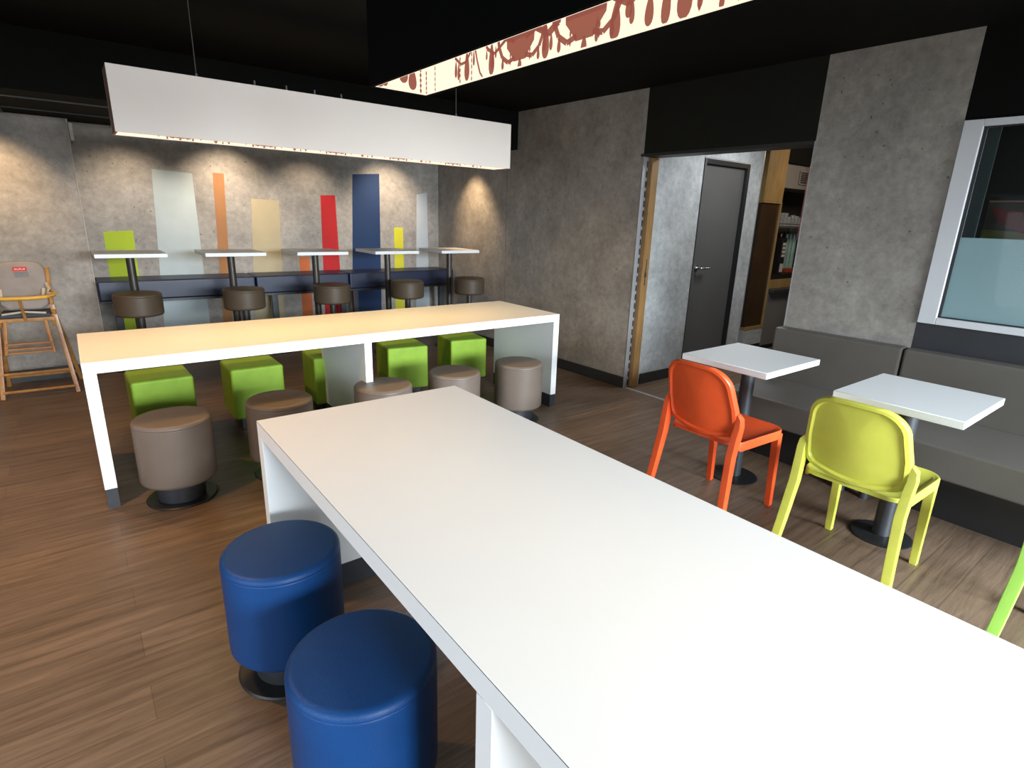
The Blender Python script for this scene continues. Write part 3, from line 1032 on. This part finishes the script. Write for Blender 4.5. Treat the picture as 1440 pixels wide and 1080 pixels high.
def chandelier(u, z, s=1.0):
    """silhouette of a hanging chandelier, its body around (u, z)"""
    P = []
    P.append([(u + s * a, z + s * c) for a, c in ((-0.012, 0.10), (0.012, 0.10), (0.020, 0.055), (0.052, 0.048), (0.050, 0.020), (0.034, 0.004), (0.022, -0.012), (-0.022, -0.012), (-0.034, 0.004), (-0.050, 0.020), (-0.052, 0.048), (-0.020, 0.055))])
    for sg in (-1, 1):
        P += curve([(u + sg * s * a, z + s * c) for a, c in ((0.02, -0.004), (0.045, -0.010), (0.068, 0.004), (0.082, 0.030), (0.088, 0.062))], 0.010 * s)
        P += curve([(u + sg * s * a, z + s * c) for a, c in ((0.02, 0.03), (0.055, 0.040), (0.100, 0.018), (0.132, 0.035), (0.142, 0.075))], 0.008 * s)
        P.append(drop(u + sg * 0.108 * s, z - 0.012 * s, z + 0.022 * s, 0.012 * s))
        P.append(drop(u + sg * 0.066 * s, z - 0.022 * s, z + 0.004 * s, 0.011 * s))
        P += strand(u + sg * 0.036 * s, z - 0.018 * s, z + 0.01 * s, 0.005 * s)
        P.append([(u + sg * 0.142 * s - 0.012, z + s * 0.075), (u + sg * 0.142 * s + 0.012, z + s * 0.075), (u + sg * 0.142 * s + 0.006, z + s * 0.12), (u + sg * 0.142 * s - 0.006, z + s * 0.12)])
    P.append(drop(u, z - 0.034 * s, z - 0.006 * s, 0.016 * s))
    return P


def print_mesh(name, polys, conv, m, parent):
    b = bmesh.new()
    for p in polys:
        vs = [b.verts.new(conv(*q)) for q in p]
        try:
            b.faces.new(vs)
        except Exception:
            pass
    mb = MB()
    mb._merge(b)
    return mb.build(name, m, parent, smooth=False)


LZ0, LZ1 = 1.800, 2.092


def box_lamp(label, x0, x1, y0, y1, shell, end, cables, power, prints):
    t = thing('box_pendant_lamp', label, 'pendant lamp', (0, 0, 0), 0)
    T = 0.010
    MB().box(x0, x1, y0, y0 + T, LZ0, LZ1).box(x0, x1, y1 - T, y1, LZ0, LZ1).box(x0 + T, x1 - T, y0 + T, y1 - T, LZ1 - T, LZ1).build('shade', shell, t, False) if end is not None else \
        MB().box(x0, x0 + T, y0, y1, LZ0, LZ1).box(x1 - T, x1, y0, y1, LZ0, LZ1).box(x0 + T, x1 - T, y0 + T, y1 - T, LZ1 - T, LZ1).box(x0 + T, x1 - T, y0, y0 + T, LZ0, LZ1).box(x0 + T, x1 - T, y1 - T, y1, LZ0, LZ1).build('shade', shell, t, False)
    if end is not None:
        MB().box(x0, x0 + T, y0 + T, y1 - T, LZ0, LZ1).build('end_panel', end, t, False)
        MB().box(x1 - T, x1, y0 + T, y1 - T, LZ0, LZ1).build('end_panel', end, t, False)
    # backlit liner: four inner faces and the diffuser above
    a = 0.004
    x0i, x1i, y0i, y1i = x0 + T, x1 - T, y0 + T, y1 - T
    zt = LZ1 - T - 0.03
    MB().box(x0i + 0.0003, x0i + a, y0i, y1i, LZ0 + 0.001, zt).box(x1i - a, x1i - 0.0003, y0i, y1i, LZ0 + 0.001, zt) \
        .box(x0i + a, x1i - a, y0i + 0.0003, y0i + a, LZ0 + 0.001, zt).box(x0i + a, x1i - a, y1i - a, y1i - 0.0003, LZ0 + 0.001, zt) \
        .box(x0i + a, x1i - a, y0i + a, y1i - a, zt, zt + 0.004).build('backlit_liner', M['lamp_glow'], t, False)
    prints(t, x0i + a + 0.001, x1i - a - 0.001, y0i + a + 0.001, y1i - a - 0.001)
    for (cx_, cy_) in cables:
        MB().tube([(cx_, cy_, LZ1), (cx_, cy_, ZC)], 0.0022, 6).lathe([(0, LZ1), (0.007, LZ1), (0.007, LZ1 + 0.03), (0, LZ1 + 0.03)], cx_, cy_, 10).build('suspension_cable', M['cable'], t)
    l = bpy.data.lights.new('lamp_tubes', 'AREA')
    l.shape = 'RECTANGLE'
    l.size = (x1 - x0) * 0.97
    l.size_y = (y1 - y0) * 0.97
    if (x1 - x0) < 0.5:
        l.size = (x1 - x0) * 0.85
    else:
        l.size_y = (y1 - y0) * 0.85
    l.energy = power
    l.color = (1.0, 0.60, 0.15)
    lo = bpy.data.objects.new('lamp_tubes', l)
    COL.objects.link(lo)
    lo.parent = t
    lo.location = ((x0 + x1) / 2, (y0 + y1) / 2, LZ0 + 0.06)
    return t


def prints_y(t, xa, xb, ya, yb):
    # shapes on the far long face (normal -x), coordinates (y, z)
    P = []
    for y, z1_, z0_, w_ in ((1.372, 1.875, 1.805, 0.026), (1.262, 1.872, 1.802, 0.026), (1.425, 1.860, 1.820, 0.014), (1.060, 1.870, 1.803, 0.026),
                            (0.857, 1.868, 1.799, 0.030), (0.905, 1.850, 1.806, 0.012), (0.775, 1.860, 1.806, 0.022), (0.738, 1.872, 1.800, 0.022), (0.699, 1.878, 1.801, 0.034), (1.412, 1.855, 1.812, 0.012),
                            (1.283, 1.860, 1.838, 0.008), (1.245, 1.862, 1.836, 0.008), (0.825, 1.870, 1.83, 0.018), (1.34, 1.87, 1.835, 0.010)):
        P.append(drop(y, z0_, z1_, w_))
    P += strand(1.585, 1.798, 1.862, 0.007)
    P += strand(1.535, 1.800, 1.880, 0.005)
    P += strand(1.405, 1.803, 1.880, 0.006)
    P += strand(1.350, 1.800, 1.870, 0.005)
    P += strand(0.668, 1.806, 1.88, 0.006)
    P += curve([(1.335, 1.875), (1.325, 1.845), (1.312, 1.815), (1.300, 1.802)], 0.006)
    P += curve([(1.43, 1.868), (1.40, 1.848), (1.375, 1.850), (1.35, 1.875)], 0.007)
    P += chandelier(1.150, 1.828, 1.0)
    P += chandelier(0.940, 1.832, 1.15)
    P += chandelier(0.560, 1.822, 1.0)
    yy = 0.30
    while yy > ya + 0.1:
        P += chandelier(yy, 1.828, 1.0)
        P.append(drop(yy - 0.17, 1.802, 1.870, 0.028))
        P += strand(yy - 0.21, 1.80, 1.87, 0.006)
        yy -= 0.36
    P = [p for p in P if all(ya < q[0] < yb and q[1] > LZ0 + 0.002 for q in p) or True]
    P = [[(min(max(q[0], ya), yb), max(q[1], LZ0 + 0.003)) for q in p] for p in P]
    print_mesh('chandelier_print', P, lambda u, z: (xb, u, z), M['lamp_print'], t)
    # far end face (normal -y), coordinates (x, z)
    E = [drop(0.850, 1.808, 1.868, 0.028), drop(0.822, 1.822, 1.880, 0.030), drop(0.748, 1.802, 1.84, 0.03), drop(0.765, 1.806, 1.85, 0.02)]
    E += strand(0.876, 1.803, 1.87, 0.006)
    print_mesh('chandelier_print', E, lambda u, z: (u, yb, z), M['lamp_print'], t)
    Q = [[(q[0], q[1]) for q in p] for p in P]
    print_mesh('chandelier_print', Q, lambda u, z: (xa, u, z), M['lamp_print'], t)


def prints_x(t, xa, xb, ya, yb):
    P = []
    rnd = random.Random(4)
    xx = xa + 0.28
    while xx < xb - 0.15:
        P += chandelier(xx, 1.822, 0.9)
        P.append(drop(xx + 0.17, 1.803, 1.870, 0.022))
        P += strand(xx + 0.205, 1.802, 1.87, 0.007)
        P.append(drop(xx + 0.235, 1.805, 1.870, 0.014))
        xx += 0.42
    P = [[(min(max(q[0], xa), xb), max(q[1], LZ0 + 0.003)) for q in p] for p in P]
    print_mesh('chandelier_print', P, lambda u, z: (u, yb, z), M['lamp_print'], t)
    print_mesh('chandelier_print', P, lambda u, z: (u, ya, z), M['lamp_print'], t)


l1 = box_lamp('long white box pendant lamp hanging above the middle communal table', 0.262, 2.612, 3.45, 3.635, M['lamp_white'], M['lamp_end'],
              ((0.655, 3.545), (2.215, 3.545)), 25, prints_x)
for x in (0.95, 1.12, 1.28, 1.44):
    MB().lathe([(0, LZ1), (0.006, LZ1), (0.006, LZ1 + 0.05), (0, LZ1 + 0.05)], x, 3.60, 10).build('mounting_pin', M['cable'], l1)
box_lamp('long black box pendant lamp with a red chandelier print inside, above the foreground table', 0.725, 0.905, -0.745, 1.608, M['black_lamp'], None,
         ((0.815, 1.15), (0.815, -0.4)), 5, prints_y)

# ------------------------------------------------------------------ recessed spots in the lowered ceiling
sp = [(-0.42, 5.62, 60, 'above the wooden high chair', (-0.42, 6.15, 1.35)), (0.50, 5.85, 34, 'above the lime green wall stripe', (0.50, 6.41, 1.3)),
      (1.33, 5.85, 62, 'above the narrow brown wall stripe', (1.33, 6.41, 1.45)), (2.12, 5.85, 30, 'above the red wall stripe', (2.12, 6.41, 1.3)),
      (3.03, 5.85, 66, 'beside the navy wall stripe', (3.03, 6.41, 1.45)), (3.38, 5.62, 60, 'close to the right wall', (3.77, 5.60, 1.35))]
proto = None
for x, y, p, lab, aim in sp:
    if proto is None:
        proto = thing('recessed_spotlight', 'round recessed ceiling spot ' + lab, 'spotlight', (x, y, 2.1165), 0, 'recessed spots in the low ceiling')
        MB().lathe([(0.030, 0.0), (0.045, 0.0), (0.045, -0.006), (0.030, -0.004), (0.030, 0.0)], n=24).build('rim', M['steel_dark'], proto)
        MB().lathe([(0, -0.001), (0.029, -0.001), (0.029, 0.0), (0, 0.0)], n=20).build('bulb', M['spot_glow'], proto)
    else:
        dup(proto, (x, y, 2.1165), 'round recessed ceiling spot ' + lab)
    spot('spot_beam', (x, y, 2.10), aim, p, (1.0, 0.70, 0.40) if x > 3.2 or x < 0 else (1.0, 0.80, 0.58), 74 if x > 3.2 else 88, 1.0, 0.02)

# unseen warm downlights, added over the left aisle to brighten the floor
for x, y, p in ((-0.75, 2.5, 135), (-0.75, 4.3, 95), (-0.6, 5.2, 85)):
    spot('aisle_fill_light', (x, y, 2.46), (x + 0.5, y, 0.0), p, (1.0, 0.56, 0.25), 100, 0.8, 0.05)

# corridor and bar lights
area('corridor_light', (4.9, 2.4, 2.40), (4.9, 2.8, 0.0), 0.6, 0.6, 24, (0.95, 0.97, 1.0), 160)
area('bar_light', (6.7, 2.6, 2.40), (6.8, 3.6, 1.2), 0.4, 0.4, 9, (1.0, 0.82, 0.6), 160)

# ------------------------------------------------------------------ presence sensor on the wall corner
o = MB().box(0.150, 0.176, 6.08, 6.11, 1.952, 2.085, 0.004).box(0.141, 0.150, 6.085, 6.105, 2.085, 2.11).build('wall_sensor', M['sensor'])
tag(o, 'small pale upright sensor box at the top corner of the left wall block', 'sensor')

# ------------------------------------------------------------------ wooden high chair at the left
t = thing('high_chair', 'folding wooden child high chair with grey cushion against the left wall', 'high chair', (-0.335, 5.60, 0), R(-3))
W2 = 0.205
for s in (-1, 1):
    MB().bar((s * 0.165, 0.10, 0.70), (s * 0.232, -0.005, 0.0), (0.030, 0.024)).build('leg', M['beech'], t)
    MB().bar((s * 0.168, 0.07, 0.66), (s * 0.240, 0.42, 0.0), (0.028, 0.022)).build('leg', M['beech'], t)
    MB().bar((s * 0.160, 0.06, 0.54), (s * 0.166, 0.25, 0.975), (0.026, 0.020)).build('back_post', M['beech'], t)
    MB().tube([(s * 0.150, 0.20, 0.80), (s * 0.175, 0.08, 0.79), (s * 0.172, -0.02, 0.80)], 0.012).build('armrest', M['beech'], t)
    MB().bar((s * 0.118, -0.03, 0.60), (s * 0.140, -0.10, 0.36), (0.022, 0.016)).build('footrest_arm', M['beech'], t)
    MB().tube([(s * 0.150, 0.17, 0.86), (s * 0.165, 0.09, 0.83), (s * 0.150, 0.05, 0.78), (s * 0.125, 0.09, 0.77), (s * 0.130, 0.15, 0.82)], 0.012, 8, 0.5).build('side_strap', M['strap'], t)
for (y, z, hw) in ((-0.01, 0.055, 0.222), (0.015, 0.19, 0.205), (0.375, 0.085, 0.225)):
    MB().tube([(-hw, y, z), (hw, y, z)], 0.011, 8).build('rung', M['beech'], t)
for z, y in ((0.375, -0.10), (0.405, -0.105), (0.44, -0.09)):
    MB().box(-0.135, 0.135, y - 0.012, y + 0.012, z - 0.007, z + 0.007, 0.003).build('footrest_slat', M['beech'], t)
MB().box(-0.175, 0.175, -0.01, 0.015, 0.592, 0.620, 0.004).build('seat_rail', M['beech'], t)
MB().box(-0.155, 0.155, 0.0, 0.27, 0.622, 0.648, 0.01, 3).build('seat_cushion', M['cushion_dark'], t)
MB().tube([(-0.13, -0.004, 0.652), (0.0, -0.014, 0.668), (0.13, -0.004, 0.652)], 0.008, 8).build('cushion_piping', M['strap'], t)
# back cushion, rounded at the top
outl = []
for i in range(25):
    a = PI * i / 24
    outl.append((0.158 * math.copysign(abs(math.cos(a)) ** 0.45, math.cos(a)), 0.90 + 0.120 * abs(math.sin(a)) ** 0.8))
outl = outl + [(-0.150, 0.70), (-0.10, 0.66), (0.10, 0.66), (0.150, 0.70)]
b = bmesh.new()
n = len(outl)
rings = []
for s, dy in ((0.97, 0.026), (1.0, 0.010), (0.985, -0.008), (0.92, -0.020), (0.6, -0.026), (0.25, -0.020)):
    rings.append([b.verts.new((x * s, 0.14 + (0.84 + (z - 0.84) * s - 0.62) * 0.30 + dy, 0.84 + (z - 0.84) * s)) for x, z in outl])
for A, B in zip(rings, rings[1:]):
    for i in range(n):
        b.faces.new((A[i], A[(i + 1) % n], B[(i + 1) % n], B[i]))
b.faces.new(rings[0])
b.faces.new(rings[-1])
bmesh.ops.recalc_face_normals(b, faces=list(b.faces))
mb = MB()
mb._merge(b)
cu = mb.build('back_cushion', M['cushion'], t)
lb = MB().box(-0.042, 0.042, -0.0015, 0.0015, -0.016, 0.016, 0.001).build('woven_label', M['red_label'], cu)
lb.location = (0.005, 0.200, 0.968)
lb.rotation_euler = (R(-14), 0, 0)
mb = MB()
for k in range(7):
    mb.box(-0.030 + k * 0.009, -0.024 + k * 0.009, 0.0, 0.001, -0.006 + 0.002 * (k % 2), 0.006 - 0.003 * (k % 3))
mk = mb.build('label_mark', M['label_mark'], cu)
mk.location = (0.005, 0.1975, 0.968)
mk.rotation_euler = (R(-14), 0, 0)
# front tray bar
pts = [(-0.195, 0.08, 0.795), (-0.195, -0.04, 0.79), (-0.15, -0.105, 0.785), (-0.06, -0.125, 0.783), (0.06, -0.125, 0.783), (0.15, -0.105, 0.785), (0.195, -0.04, 0.79), (0.195, 0.08, 0.795)]
MB().tube(pts, 0.019, 10, 0.75).build('tray_bar', M['beech_light'], t)
MB().bar((0.0, -0.115, 0.775), (0.0, -0.005, 0.60), (0.020, 0.012)).build('crotch_strap', M['beech'], t)
